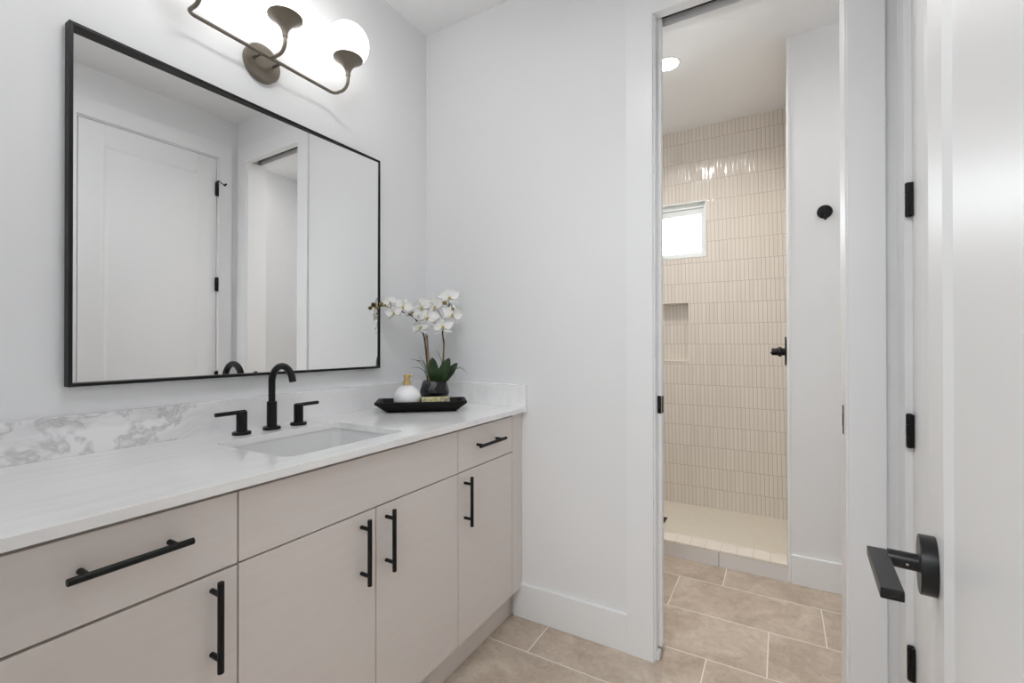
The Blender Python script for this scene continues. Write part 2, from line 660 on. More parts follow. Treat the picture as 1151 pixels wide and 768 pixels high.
# shower room
bm = NB(); box(bm, (X2, WB, 0), (X2 + .12, C, CZ))
struct('wall_shower_room', bm, 'wall', 'right wall of the shower room past the pocket door', 'wall')
bm = NB(); box(bm, (.048, C, 0), (X2 + .12, C + .10, CZ))
struct('wall_return', bm, 'wall', 'white wall beside the shower opening holding the robe hook', 'wall')
# tiled shower back wall with window and niche
WX0, WX1, WZ0, WZ1 = -1.02, -0.447, 1.829, 2.236
NX0, NX1, NZ0, NZ1 = -0.93, -0.570, 1.084, 1.504
bm = NB()
plate(bm, rect(LX, 0, .20, CZ), [rect(WX0, WZ0, WX1, WZ1), rect(NX0, NZ0, NX1, NZ1)], lambda u, v: (u, T, v), (0, .13, 0))
box(bm, (NX0 - .01, T + .085, NZ0 - .01), (NX1 + .01, T + .10, NZ1 + .01))
struct('wall_shower_back', bm, 'tile', 'cream stick tile wall at the back of the shower with niche and window', 'wall')
bm = NB()
for lo, hi in (((NX0 - .006, T - .002, NZ0 - .006), (NX0 + .001, T + .010, NZ1 + .006)), ((NX1 - .001, T - .002, NZ0 - .006), (NX1 + .006, T + .010, NZ1 + .006)), ((NX0 + .001, T - .002, NZ1 - .001), (NX1 - .001, T + .010, NZ1 + .006)), ((NX0 + .001, T - .003, NZ0 - .008), (NX1 - .001, T + .085, NZ0 + .001))):
    box(bm, lo, hi, .001)
struct('trim_5', bm, 'nichetrim', 'cream edge trim framing the recessed shower niche', 'trim', sm=True)
bm = NB(); box(bm, (.035, C + .012, 0), (.20, T, CZ))
struct('wall_shower_right', bm, 'tile', 'cream tiled side wall of the shower holding the valve', 'wall')
bm = NB(); box(bm, (.034, C - .003, 0.0), (.048, C + .014, CZ), .003)
struct('trim_1', bm, 'trim', 'slim white edge trim where tile meets the white wall', 'trim')
bm = NB(); box(bm, (LX, C + .10, 0), (.035, T, SF))
struct('floor_shower', bm, 'showerfloor', 'pale mosaic floor of the walk-in shower', 'floor')
# curb
cb = thing('shower_curb', 'low tiled curb along the shower opening', 'curb', (-.75, C, 0))
bm = NB(); box(bm, (LX, C, 0), (.034, C + .112, .078)); obj('curb_front', bm, 'curbfront', cb, cb.location, sm=False)
bm = NB(); box(bm, (LX, C - .004, .0785), (.034, C + .115, .090), .002); obj('curb_top', bm, 'curbtop', cb, cb.location, sm=False)
# window
w = thing('window_1', 'small high window in the cream tile above the niche', 'window', (0, 0, 0), kind='structure')


def ring4(bm, x0, x1, z0, z1, l, r, t, bt, y0, y1, bev):
    """four bars round an opening: widths left, right, top, bottom"""
    for lo, hi in (((x0, y0, z0), (x0 + l, y1, z1)), ((x1 - r, y0, z0), (x1, y1, z1)), ((x0 + l, y0, z1 - t), (x1 - r, y1, z1)), ((x0 + l, y0, z0), (x1 - r, y1, z0 + bt))):
        box(bm, lo, hi, bev)


bm = NB(); ring4(bm, WX0 + .001, WX1 - .001, WZ0 + .001, WZ1 - .001, .009, .009, .010, .009, T - .003, T + .028, .001)
obj('window_reveal', bm, 'vinyl', w)
bm = NB()
ring4(bm, WX0 + .001, WX1 - .001, WZ0 + .001, WZ1 - .001, .028, .024, .044, .022, T + .0285, T + .075, .003)
ring4(bm, WX0 + .001, WX1 - .001, WZ0 + .001, WZ1 - .001, .034, .030, .052, .028, T + .0755, T + .12, .002)
obj('window_frame', bm, 'vinyl', w)
a, b, c_, d = WX0 + .028, WX1 - .024, WZ0 + .022, WZ1 - .046
bm = NB(); ring4(bm, a + .001, b - .001, c_ + .001, d, .022, .016, .044, .018, T + .040, T + .0745, .002)
obj('window_sash', bm, 'vinyl', w)
a, b, c_, d = a + .012, b - .004, c_ + .004, d - .020
bm = NB(); box(bm, (a, T + .058, c_), (b, T + .062, d)); obj('window_pane', bm, 'glass', w, sm=False)

ld = bpy.data.lights.new('window_portal', 'AREA')
ld.shape = 'RECTANGLE'
ld.size, ld.size_y = WX1 - WX0, WZ1 - WZ0
ld.cycles.is_portal = True
lo_ = bpy.data.objects.new('window_portal', ld)
COL.objects.link(lo_)
lo_.parent = w
lo_.location = ((WX0 + WX1) / 2, T + .135, (WZ0 + WZ1) / 2)
lo_.rotation_euler = (-pi / 2, 0, 0)

# baseboards
bm = NB(); box(bm, (-1.03, WB - .013, 0), (-.517, WB, .150), .0025)
struct('baseboard_back', bm, 'trim', 'tall white baseboard between vanity and pocket door casing', 'baseboard')
bm = NB(); box(bm, (.049, C - .013, 0), (X2, C, .147), .0025)
struct('baseboard_return', bm, 'trim', 'tall white baseboard under the robe hook', 'baseboard')
bm = NB(); box(bm, (RX - .013, FY, 0), (RX, DY0 - .11, .150), .0025)
struct('baseboard_right', bm, 'trim', 'white baseboard behind the open entry door', 'baseboard')
bm = NB(); box(bm, (X2 - .013, WB2, 0), (X2, C - .013, .150), .0025)
struct('baseboard_shower_room', bm, 'trim', 'white baseboard on the right wall of the shower room', 'baseboard')

# pocket opening: casing and split jamb
CF = WB - .0145
tc = thing('trim_2', 'flat white casing around the pocket door opening', 'trim', kind='structure')
bm = NB(); box(bm, (-.517, CF, 0), (-.416, WB, 2.4665), .0008); obj('casing_side', bm, 'trim', tc)
bm = NB(); box(bm, (.187, CF, 0), (.2815, WB, 2.4665), .0008); obj('casing_side', bm, 'trim', tc)
bm = NB(); box(bm, (-.517, CF, 2.4665), (.2815, WB, 2.567), .0008); obj('casing_head', bm, 'trim', tc)
tj = thing('trim_3', 'split white jamb lining the pocket door opening', 'trim', kind='structure')
bm = NB()
box(bm, (-.428, WB - .002, 0), (-.410, WB + .036, OZ - .006), .0015)
box(bm, (-.428, WB2 - .036, 0), (-.410, WB2 + .002, OZ - .006), .0015)
obj('jamb_post', bm, 'trim', tj)
bm = NB(); box(bm, (.181, WB - .002, 0), (.199, WB2 + .002, OZ - .006), .0015)
jr = obj('jamb_post', bm, 'trim', tj)
bm = NB(); box(bm, (.1795, 1.845, .912), (.1815, 1.872, 1.006), .0006); box(bm, (.1785, 1.852, .940), (.1800, 1.866, .980), .0005)
obj('strike_plate', bm, 'black', jr)['label'] = 'black strike plate'
bm = NB()
box(bm, (-.428, WB - .002, OZ - .006), (.199, WB + .036, OZ + .03), .0015)
box(bm, (-.428, WB2 - .036, OZ - .006), (.199, WB2 + .002, OZ + .03), .0015)
obj('jamb_head', bm, 'trim', tj)
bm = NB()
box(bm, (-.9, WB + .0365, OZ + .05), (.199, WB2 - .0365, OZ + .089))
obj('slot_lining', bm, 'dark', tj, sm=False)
bm = NB()
for y in (1.848, 1.878):
    box(bm, (-.9, y, OZ + .018), (.180, y + .003, OZ + .05))
box(bm, (-.9, 1.848, OZ + .046), (.180, 1.881, OZ + .05))
obj('door_track', bm, 'steel', tj, sm=False)
bm = NB(); box(bm, (-.426, 1.803, .001), (-.398, 1.838, .030), .003); box(bm, (-.426, 1.876, .001), (-.396, 1.90, .034), .003)
obj('door_guide', bm, 'guide', tj)

# pocket door, pulled back into the wall, only its leading edge shows
pd = thing('door_3', 'white pocket door slid into the wall, only its leading edge showing', 'door', (-.70, 1.857, 0), kind='structure')
bm = NB(); box(bm, (-1.03, 1.8395, .035), (-.396, 1.8745, OZ + .012), .0015); obj('door_slab', bm, 'trim', pd, pd.location)
bm = NB()
box(bm, (-.470, 1.8372, .936), (-.4165, 1.8397, 1.006), .0008)
box(bm, (-.4125, 1.8372, .938), (-.3965, 1.8397, 1.006), .0008)
box(bm, (-.3965, 1.842, .938), (-.3945, 1.872, 1.004), .0008)
cyl(bm, (-.402, 1.839, .962), (-.402, 1.828, .962), .004, .001, 12)
obj('door_pull', bm, 'black', pd, pd.location)['label'] = 'black pocket door pull'

# closet door in the right wall
da = thing('door_1', 'closed white panel door with black hinges on the right wall', 'door', (RX, (DY0 + DY1) / 2, 0), kind='structure')
st = 0.115


def panel_door(bm, y0, y1, z0, z1, x0, x1, st, rails=(.125, .20), dep=.006):
    """a shaker door: one recessed panel, faces on both sides; y along the width, x through"""
    yi0, yi1, zi0, zi1 = y0 + st, y1 - st, z0 + rails[1], z1 - rails[0]
    box(bm, (x0 + dep, yi0 - .01, zi0 - .01), (x1 - dep, yi1 + .01, zi1 + .01))
    for lo, hi in (((x0, y0, z0), (x1, yi0, z1)), ((x0, yi1, z0), (x1, y1, z1)), ((x0, yi0, z0), (x1, yi1, zi0)), ((x0, yi0, zi1), (x1, yi1, z1))):
        box(bm, lo, hi, .0012, 1)
    # sticking bevel round the panel
    for x_out, x_in in ((x0, x0 + dep), (x1, x1 - dep)):
        s = .016
        o = [(x_out, yi0, zi0), (x_out, yi1, zi0), (x_out, yi1, zi1), (x_out, yi0, zi1)]
        i = [(x_in, yi0 + s, zi0 + s), (x_in, yi1 - s, zi0 + s), (x_in, yi1 - s, zi1 - s), (x_in, yi0 + s, zi1 - s)]
        ov = [bm.verts.new(p) for p in o]
        iv = [bm.verts.new(p) for p in i]
        for k_ in range(4):
            bm.faces.new((ov[k_], ov[(k_ + 1) % 4], iv[(k_ + 1) % 4], iv[k_]))


bm = NB(); panel_door(bm, DY0, DY1, .012, DZ, RX, RX + .035, st)
obj('door_slab', bm, 'doorpaint', da, da.location, sm=False)


def hinge_bm(z, y, x, leaf=True):
    bm = NB()
    h = .0455
    r = .0075
    for i, (a_, b_) in enumerate(((-h, -h * .38), (-h * .36, h * .36), (h * .38, h))):
        cyl(bm, (x, y, z + a_), (x, y, z + b_), r, .0008, 14)
    cyl(bm, (x, y, z - h - .002), (x, y, z - h), r * .8, 0, 12)
    cyl(bm, (x, y, z + h), (x, y, z + h + .002), r * .8, 0, 12)
    if leaf:
        box(bm, (x - .001, y - .012, z - h), (x + .009, y - .001, z + h), .0006, 1)
        box(bm, (x - .001, y + .001, z - h), (x + .009, y + .010, z + h), .0006, 1)
    return bm


HY = DY1 + .003
for z in (.322, .966, 1.609, 2.262):
    o = obj('door_hinge', hinge_bm(z, HY, RX - .010), 'black', da, da.location)
    o['label'] = 'black door hinge'
# hinge-pin door stop on the top hinge
bm = NB()
z = 2.262 + .049
cyl(bm, (RX - .010, HY, z), (RX - .010, HY, z + .006), .009, .001, 14)
tube(bm, [(RX - .010, HY, z - .004), (RX - .012, HY + .004, z + .012), (RX - .024, HY + .020, z - .006), (RX - .032, HY + .034, z - .014)], .0034, 10)
cyl(bm, (RX - .030, HY + .032, z - .020), (RX - .035, HY + .046, z - .004), .006, .001, 12)
obj('door_stop', bm, 'black', da, da.location)['label'] = 'black hinge-pin door stop'
bm = NB()
z = .915
cyl(bm, (RX, DY0 + .065, z), (RX - .014, DY0 + .065, z), .033, .002, 36)
cyl(bm, (RX - .014, DY0 + .065, z), (RX - .042, DY0 + .065, z), .010, 0, 20)
box(bm, (RX - .058, DY0 + .053, z - .004), (RX - .040, DY0 + .170, z + .004), .0015)
obj('door_handle', bm, 'blacksatin', da, da.location)['label'] = 'black lever handle'
ta = thing('trim_4', 'flat white casing around the closed panel door', 'trim', kind='structure')
AF = RX - .018
bm = NB(); box(bm, (AF, DY1 + .011, 0), (RX, 1.756, DZ + .0105), .0008); obj('casing_side', bm, 'trim', ta)
bm = NB(); box(bm, (AF, DY0 - .106, 0), (RX, DY0 - .011, DZ + .0105), .0008); obj('casing_side', bm, 'trim', ta)
bm = NB(); box(bm, (AF, DY0 - .106, DZ + .0105), (RX, 1.756, DZ + .112), .0008); obj('casing_head', bm, 'trim', ta)
bm = NB()
for lo, hi in (((RX, DY1 + .0035, 0), (RX + .118, DY1 + .016, DZ + .0035)), ((RX, DY0 - .016, 0), (RX + .118, DY0 - .0035, DZ + .0035)), ((RX, DY0 - .016, DZ + .0035), (RX + .118, DY1 + .016, DZ + .016))):
    box(bm, lo, hi)
box(bm, (RX + .038, DY0 - .0035, 0), (RX + .118, DY0 + .009, DZ + .0035))
box(bm, (RX + .038, DY1 - .009, 0), (RX + .118, DY1 + .0035, DZ + .0035))
obj('door_jamb', bm, 'trim', ta, sm=False)
bm = NB(); box(bm, (RX + .10, DY0 - .01, 0), (RX + .118, DY1 + .01, DZ)); obj('jamb_backing', bm, 'dark', ta, sm=False)

# entry door, opened into the room along the right wall; local +y runs from hinge to free edge, -x faces the vanity
phi = radians(7.0)
DW = 0.711
fe = Vector((.1635, .770, 0))
hp = fe - Vector((sin(phi), cos(phi), 0)) * DW
db = thing('door_2', 'open white panel door with black lever at the right edge', 'door', hp, -phi, kind='structure')
bm = NB(); panel_door(bm, 0, DW, .012, 2.44, 0, .035, .128)
obj('door_slab', bm, 'doorpaint', db, sm=False)
lv = DW - .0645
lz = .952
bm = NB()
cyl(bm, (0, lv, lz), (-.0155, lv, lz), .0333, .0012, 56)
rose = obj('door_rose', bm, 'blacksatin', db)
rose['label'] = 'round black rose of the lever'
bm = NB()
cyl(bm, (-.015, lv, lz), (-.044, lv, lz), .0098, .0006, 32)
bl = NB(); box(bl, (-.0625, lv - .105, lz - .0068), (-.0425, lv + .012, lz + .0048), .0013, 2)
bmesh.ops.rotate(bl, verts=bl.verts, cent=Vector((-.052, lv, lz)), matrix=Matrix.Rotation(radians(5.0), 3, 'Z'))
_tmp = bpy.data.meshes.new('tmp'); bl.to_mesh(_tmp); bl.free(); bm.from_mesh(_tmp); bpy.data.meshes.remove(_tmp)
obj('door_lever', bm, 'blacksatin', db)['label'] = 'flat black lever'
bm = NB(); cyl(bm, (-.026, lv - .0094, lz - .001), (-.026, lv - .0101, lz - .001), .0014, 0, 12)
obj('set_screw', bm, 'screw', db)
bm = NB(); box(bm, (.006, DW, lz - .028), (.029, DW + .001, lz + .028), .0004)
obj('latch_plate', bm, 'black', db)
for z in (.25, .90, 1.55, 2.2):
    bm = NB(); cyl(bm, (.040, -.005, z - .045), (.040, -.005, z + .045), .007, .0008, 14)
    obj('door_hinge', bm, 'black', db)

# ================================================================== vanity
FX = -0.990           # face of the doors
DT = .019
HB = .133             # bottom of the doors
DTOP = .7445          # top of the doors
RB, RT = .7485, .897  # drawers
G = .0017


def pull(length, horiz):
    """bar pull, local: bar at x = +.035, the posts towards the face at x = 0; along y (horiz) or z"""
    bm = NB()
    r = .0062
    h = length / 2
    p = h - .026
    ax = (lambda t: (0, t, 0)) if horiz else (lambda t: (0, 0, t))
    a_, b_ = Vector(ax(-h)), Vector(ax(h))
    s = Vector((.033, 0, 0))
    cyl(bm, a_ + s, b_ + s, r, .0012, 20)
    for t in (-p, p):
        q = Vector(ax(t))
        cyl(bm, q, q + s, .0052, 0, 16)
    return bm


def handle(parent, root, y, z, length, horiz):
    bm = pull(length, horiz)
    bmesh.ops.translate(bm, verts=bm.verts, vec=Vector((FX, y, z)))
    o = obj('handle', bm, 'black', parent, root.location)
    o['label'] = 'black bar pull'
    return o


def front(name, root, y0, y1, z0, z1):
    bm = NB(); box(bm, (FX - DT, y0 + G, z0), (FX, y1 - G, z1), .0011, 2)
    return obj(name, bm, 'cabinet', root, root.location)


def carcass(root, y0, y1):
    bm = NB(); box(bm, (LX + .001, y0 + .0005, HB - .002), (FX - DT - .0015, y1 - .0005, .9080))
    return obj('carcass', bm, 'dark', root, root.location, sm=False)  # painted near-black so the gaps between fronts look shaded


Y0, Y1, Y2, Y3 = .171, .556, 1.328, 1.713
u1 = thing('vanity_cabinet', 'greige vanity cabinet at the near left with wide drawer pull', 'cabinet', (-1.27, (Y0 + Y1) / 2, HB))
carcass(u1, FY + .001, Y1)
d = front('drawer', u1, Y0, Y1, RB, RT); handle(d, u1, .365, .8385, .180, True)
d = front('door', u1, Y0, Y1, HB, DTOP - .001); handle(d, u1, .504, .6485, .180, False)
bm = NB(); box(bm, (FX - DT, FY + .001, HB), (FX, Y0 - G, RT), .0011); obj('filler', bm, 'cabinet', u1, u1.location)
u2 = thing('vanity_sink_cabinet', 'greige sink cabinet with two doors under the basin', 'cabinet', (-1.27, (Y1 + Y2) / 2, HB))
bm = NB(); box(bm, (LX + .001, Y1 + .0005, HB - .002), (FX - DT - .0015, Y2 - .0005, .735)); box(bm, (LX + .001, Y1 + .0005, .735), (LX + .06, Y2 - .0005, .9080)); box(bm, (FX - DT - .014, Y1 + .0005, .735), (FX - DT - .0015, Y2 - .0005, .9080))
obj('carcass', bm, 'dark', u2, u2.location, sm=False)  # gap shade put into the carcass colour here too
front('false_front', u2, Y1, Y2, RB, RT)
YM = .941
d = front('door', u2, Y1, YM, HB, DTOP); handle(d, u2, .888, .6450, .178, False)
d = front('door', u2, YM, Y2, HB, DTOP); handle(d, u2, .980, .6450, .178, False)
u3 = thing('vanity_drawer_cabinet', 'narrow greige cabinet with one drawer beside the far wall', 'cabinet', (-1.27, (Y2 + Y3) / 2, HB))
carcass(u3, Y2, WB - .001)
d = front('drawer', u3, Y2, Y3, RB, RT); handle(d, u3, 1.514, .828, .186, True)
d = front('door', u3, Y2, Y3, HB, DTOP); handle(d, u3, 1.366, .6410, .178, False)
bm = NB(); box(bm, (FX - DT, Y3 + G, HB), (FX, WB - .001, RT + .010), .0011); obj('filler', bm, 'cabinet', u3, u3.location)
bm = NB(); box(bm, (-1.060, FY + .001, 0), (-1.043, WB - .001, HB - .003), .001)
tag(obj('toe_kick', bm, 'cabinet'), 'recessed greige toe kick along the bottom of the vanity', 'toe kick')

# countertop
SX0, SX1, SY0, SY1 = -1.378, -1.045, .705, 1.118
bm = NB()
plate(bm, rect(LX + .001, FY + .001, -.968, WB - .001), [rrect(SX0, SY0, SX1, SY1, .028)], lambda u, v: (u, v, .909), (0, 0, .021))
es = [e for e in bm.edges if e.is_manifold and all(v.co.z > .929 for v in e.verts) and e.calc_face_angle(0) > 1.0]
bmesh.ops.bevel(bm, geom=es, offset=.0022, segments=2, profile=.5, affect='EDGES')
box(bm, (-.9685, WB - .020, .909), (-.962, WB - .001, CT), .001)
tag(obj('countertop', bm, 'counter'), 'white marble countertop with a rectangular sink cutout', 'countertop')
bm = NB(); box(bm, (LX + .001, FY + .001, CT), (LX + .020, WB - .001, 1.031), .0015)
tag(obj('backsplash', bm, 'splash'), 'grey veined marble backsplash strip under the mirror', 'backsplash')
bm = NB(); box(bm, (LX + .0205, WB - .020, CT), (-.962, WB - .001, 1.028), .0015)
tag(obj('side_splash', bm, 'counter'), 'short white marble splash against the far wall behind the tray', 'backsplash')

# sink
sk = thing('sink', 'white undermount sink in the marble counter', 'sink', ((SX0 + SX1) / 2, (SY0 + SY1) / 2, .76))
bm = NB()


def rl(ins, z, r):
    return [Vector((u, v, z)) for u, v in rrect(SX0 + ins, SY0 + ins, SX1 - ins, SY1 - ins, r)]


rings(bm, [rl(-.018, .9085, .04), rl(-.004, .9085, .032), rl(-.003, .905, .032), rl(.004, .82, .034), rl(.010, .798, .04), rl(.022, .785, .05), rl(.05, .778, .06), rl(.11, .772, .045)], cap=False)
lp = rl(.11, .772, .045)
vv = [min(bm.verts, key=lambda v: (v.co - p).length) for p in lp]
cv = bm.verts.new(((SX0 + SX1) / 2, (SY0 + SY1) / 2, .770))
for i in range(len(vv)):
    if vv[i] is not vv[(i + 1) % len(vv)]:
        bm.faces.new((vv[i], vv[(i + 1) % len(vv)], cv))
obj('sink_basin', bm, 'porcelain', sk, sk.location)
bm = NB(); lathe(bm, ((SX0 + SX1) / 2, (SY0 + SY1) / 2, .7705), (0, 0, 1), [(.026, 0), (.026, .003), (.022, .005), (.018, .004), (.004, .006)], 28)
obj('sink_drain', bm, 'black', sk, sk.location)['label'] = 'black drain'

# faucet
fc = thing('faucet', 'matte black arched faucet with two lever handles behind the sink', 'faucet', (-1.440, .917, CT))
bm = NB(); lathe(bm, (-1.440, .917, CT), (0, 0, 1), [(.0265, 0), (.0265, .007), (.025, .0085), (.017, .0085)], 36); obj('spout_base', bm, 'black', fc, fc.location)
bm = NB()
cyl(bm, (-1.440, .917, CT + .008), (-1.440, .917, CT + .091), .0152, .0008, 32)
R_ = .0545
path = [(-1.440, .917, CT + .085), (-1.440, .917, CT + .12), (-1.440, .917, 1.083)]
for i in range(1, 25):
    a_ = pi - radians(167) * i / 24
    path.append((-1.440 + R_ + R_ * cos(a_), .917, 1.083 + R_ * sin(a_)))
e_ = Vector(path[-1]); dirn = (Vector(path[-1]) - Vector(path[-2])).normalized()
path.append(e_ + dirn * .006)
tube(bm, path, .0105, 22)
obj('spout', bm, 'black', fc, fc.location)
for y, s in ((.819, -1), (1.014, 1)):
    bm = NB()
    lathe(bm, (-1.440, y, CT), (0, 0, 1), [(.0265, 0), (.0265, .007), (.025, .0085), (.016, .0085)], 32)
    cyl(bm, (-1.440, y, CT + .008), (-1.440, y, CT + .071), .0152, .0008, 28)
    hd = obj('faucet_handle', bm, 'black', fc, fc.location)
    bm = NB()
    cyl(bm, (-1.440, y - s * .012, CT + .0685), (-1.440, y + s * .078, CT + .0685), .0062, .0012, 18)
    obj('lever', bm, 'black', hd, None)
    bmesh_o = hd.children[0]
    bmesh_o.data.transform(Matrix.Translation(-fc.location))

# mirror
mr = thing('wall_mirror', 'large black framed mirror above the sink', 'mirror', (LX, .95, 1.557))
MY0, MY1, MZ0, MZ1, MD, MW = .437, 1.465, 1.103, 2.012, .028, .0085
bm = NB()
for lo, hi in (((LX + .001, MY0, MZ0), (LX + MD, MY0 + MW, MZ1)), ((LX + .001, MY1 - MW, MZ0), (LX + MD, MY1, MZ1)), ((LX + .001, MY0 + MW, MZ0), (LX + MD, MY1 - MW, MZ0 + MW)), ((LX + .001, MY0 + MW, MZ1 - MW), (LX + MD, MY1 - MW, MZ1))):
    box(bm, lo, hi, .0008, 1)
obj('mirror_frame', bm, 'frame', mr, mr.location)
# the pane hangs a degree out of parallel in its frame
E_, TZ = .018, -.0026
bm = NB()
nvec = Vector((1, -math.tan(E_), TZ))


def pane(y, z, k_):
    return (LX + .0145 + (y - .95) * math.tan(E_) - (z - 1.557) * TZ - k_, y, z)


q0 = [pane(y, z, 0) for y, z in rect(MY0 + MW - .001, MZ0 + MW - .001, MY1 - MW + .001, MZ1 - MW + .001)]
q1 = [pane(y, z, .003) for y, z in rect(MY0 + MW - .001, MZ0 + MW - .001, MY1 - MW + .001, MZ1 - MW + .001)]
rings(bm, [[Vector(p) for p in q1], [Vector(p) for p in q0]])
obj('mirror_glass', bm, 'mirror', mr, mr.location, sm=False)

# vanity light
GY, GZ = .939, 2.170
vl = thing('vanity_light', 'dark bronze wall light with three glowing opal globes above the mirror', 'light', (LX, GY, GZ))
BX, BZ = LX + .062, 2.172
SPC = .256
AX = LX + .138
bm = NB(); lathe(bm, (LX + .0005, GY, GZ), (1, 0, 0), [(.062, 0), (.062, .017), (.060, .020), (.02, .0205)], 48)
obj('backplate', bm, 'bronze', vl, vl.location)
for s in (-1, 1):
    bm = NB(); cyl(bm, (LX + .02, GY + s * .034, BZ), (BX, GY + s * .034, BZ), .005, 0, 16)
    obj('standoff', bm, 'bronze', vl, vl.location)
tr = .0058
bm = NB(); cyl(bm, (BX, GY - SPC + .02, BZ), (BX, GY + SPC - .02, BZ), tr, 0, 18)
obj('cross_bar', bm, 'bronze', vl, vl.location)
for k_ in (-1, 0, 1):
    y = GY + k_ * SPC
    pts = []
    if k_:
        rb = .02
        for i in range(9):
            a_ = pi / 2 * i / 8
            pts.append((BX + rb - rb * cos(a_), y - k_ * rb + k_ * rb * sin(a_), BZ))
    else:
        pts.append((BX, y, BZ))
    rb = .034
    for i in range(11):
        a_ = pi / 2 * i / 10
        pts.append((AX - rb + rb * sin(a_), y, BZ + rb - rb * cos(a_)))
    pts.append((AX, y, BZ + .052))
    bm = NB(); tube(bm, pts, tr, 16); arm = obj('light_arm', bm, 'bronze', vl, vl.location)
    z0 = BZ + .046
    bm = NB()
    lathe(bm, (AX, y, z0), (0, 0, 1), [(.0075, 0), (.0085, .002), (.0085, .010), (.010, .018), (.014, .028), (.022, .040), (.034, .052), (.049, .062), (.0545, .0665), (.053, .068), (.047, .064), (.01, .05)], 40)
    obj('light_cup', bm, 'bronze', vl, vl.location)
    bm = NB()
    R2 = .076
    zc = z0 + .066 + .056
    bmesh.ops.create_uvsphere(bm, u_segments=48, v_segments=28, radius=R2, matrix=Matrix.Translation((AX, y, zc)))
    bmesh.ops.bisect_plane(bm, geom=bm.verts[:] + bm.edges[:] + bm.faces[:], plane_co=(0, 0, z0 + .0665), plane_no=(0, 0, -1), clear_outer=True)
    obj('globe_shade', bm, 'globe', vl, vl.location)['label'] = 'glowing white opal globe'

# ================================================================== tray and what stands on it
TC = Vector((-1.293, 1.482, CT))
TA = radians(39.6)
ty = thing('tray', 'black wooden dough-bowl tray in the counter corner', 'tray', TC, TA)
bm = NB()


def oct_loop(L, W, z, ch):
    return [Vector(p) for p in ((-L / 2 + ch, -W / 2, z), (L / 2 - ch, -W / 2, z), (L / 2, -W / 2 + ch, z), (L / 2, W / 2 - ch, z), (L / 2 - ch, W / 2, z), (-L / 2 + ch, W / 2, z), (-L / 2, W / 2 - ch, z), (-L / 2, -W / 2 + ch, z))]


rings(bm, [oct_loop(.276, .088, .0005, .006), oct_loop(.282, .092, .003, .006), oct_loop(.366, .156, .036, .008), oct_loop(.368, .160, .043, .008), oct_loop(.364, .157, .0455, .008), oct_loop(.340, .136, .0445, .008), oct_loop(.330, .130, .040, .008), oct_loop(.278, .108, .0085, .008)])
obj_t = obj('tray_body', bm, 'traywood', ty, angle=25)


def tl(u, v, z=0.0):
    return (TC.x + u * cos(TA) - v * sin(TA), TC.y + u * sin(TA) + v * cos(TA), CT + z)


sp = thing('soap_dispenser', 'round white soap dispenser with brass pump on the black tray', 'soap dispenser', tl(-.060, -.006, .0095), TA)
bm = NB()
prof = [(.028, 0), (.030, .001)]
for i in range(1, 20):
    a_ = -pi / 2 + .58 + (pi - .58 - .22) * i / 19
    prof.append((.0545 * cos(a_), .0455 + .0545 * sin(a_)))
prof += [(.0118, .1), (.0118, .101)]
lathe(bm, (0, 0, 0), (0, 0, 1), prof, 48)
obj('bottle', bm, 'ceramic', sp)
bm = NB()
lathe(bm, (0, 0, .099), (0, 0, 1), [(.0165, 0), (.0165, .018), (.0155, .019), (.0125, .0195), (.0125, .030), (.0135, .031), (.0135, .042), (.0125, .044), (.004, .0445)], 32)
tube(bm, smooth_path([(.004, -.002, .137), (.016, -.007, .138), (.024, -.011, .136)], 5), .0042, 12)
obj('pump', bm, 'brass', sp)['label'] = 'brass pump top'

sb = NB()
box(sb, (-.057, -.015, 0), (.057, .015, .050), .003)
so = obj('soap_bar', sb, 'soap')
so.rotation_euler = (0, 0, TA)
tag(so, 'yellow-green wrapped soap block at the front of the black tray', 'soap')
so.location = tl(.057, -.0355, .0095)

# orchid: all measures in metres from the pot's foot, along the room's axes
PX, PY, _z = -1.364, 1.650, CT + .0005
orc = thing('potted_orchid', 'white orchid in a black pot behind the tray in the counter corner', 'plant', (PX, PY, _z))
bm = NB()
n = 14
lps = []
for i, (r, h) in enumerate(((.034, 0), (.040, .002), (.060, .034), (.0665, .058), (.064, .074), (.056, .100), (.0525, .110), (.049, .111), (.048, .104))):
    tw = pi / n * (i % 2) if 2 <= i <= 5 else 0
    lps.append([Vector((r * cos(2 * pi * j / n + tw), r * sin(2 * pi * j / n + tw), h)) for j in range(n)])
rings(bm, lps)
obj('pot', bm, 'pot', orc, angle=14)
bm = NB(); lathe(bm, (0, 0, .1035), (0, 0, 1), [(.0465, 0), (.038, .003), (.01, .005)], 20); obj('soil', bm, 'soil', orc)

S1 = [(-0.0222, -0.0133, 0.1018), (-0.0273, -0.0166, 0.1749), (-0.034, -0.0209, 0.2562), (-0.0393, -0.0301, 0.3211), (-0.0551, -0.0452, 0.3736), (-0.0709, -0.0834, 0.4085), (-0.0912, -0.1241, 0.4227), (-0.1093, -0.1601, 0.4349), (-0.123, -0.1889, 0.4432), (-0.1333, -0.2202, 0.4376)]
S2 = [(0.0334, 0.0073, 0.1026), (0.0406, 0.011, 0.1915), (0.0444, 0.0128, 0.2724), (0.0393, 0.0096, 0.333), (0.0482, 0.0145, 0.3856), (0.0588, 0.0204, 0.4301), (0.0707, 0.0248, 0.4622)]
for S in (S1, S2):
    pth = smooth_path(S, 6)
    m = len(pth)
    bm = NB(); tube(bm, pth, .003, 10, [.0046 - .0026 * i / m for i in range(m)])
    obj('flower_stem', bm, 'stem', orc)
for (a_, b_), r_ in zip([[(-0.0139, -0.0201, 0.1026), (-0.0233, -0.0243, 0.317)], [(0.0417, 0.0097, 0.1189), (0.0474, 0.0122, 0.2926)]], (.0045, .0032)):
    bm = NB(); tube(bm, [a_, b_], r_, 10); obj('stake', bm, 'stake', orc)


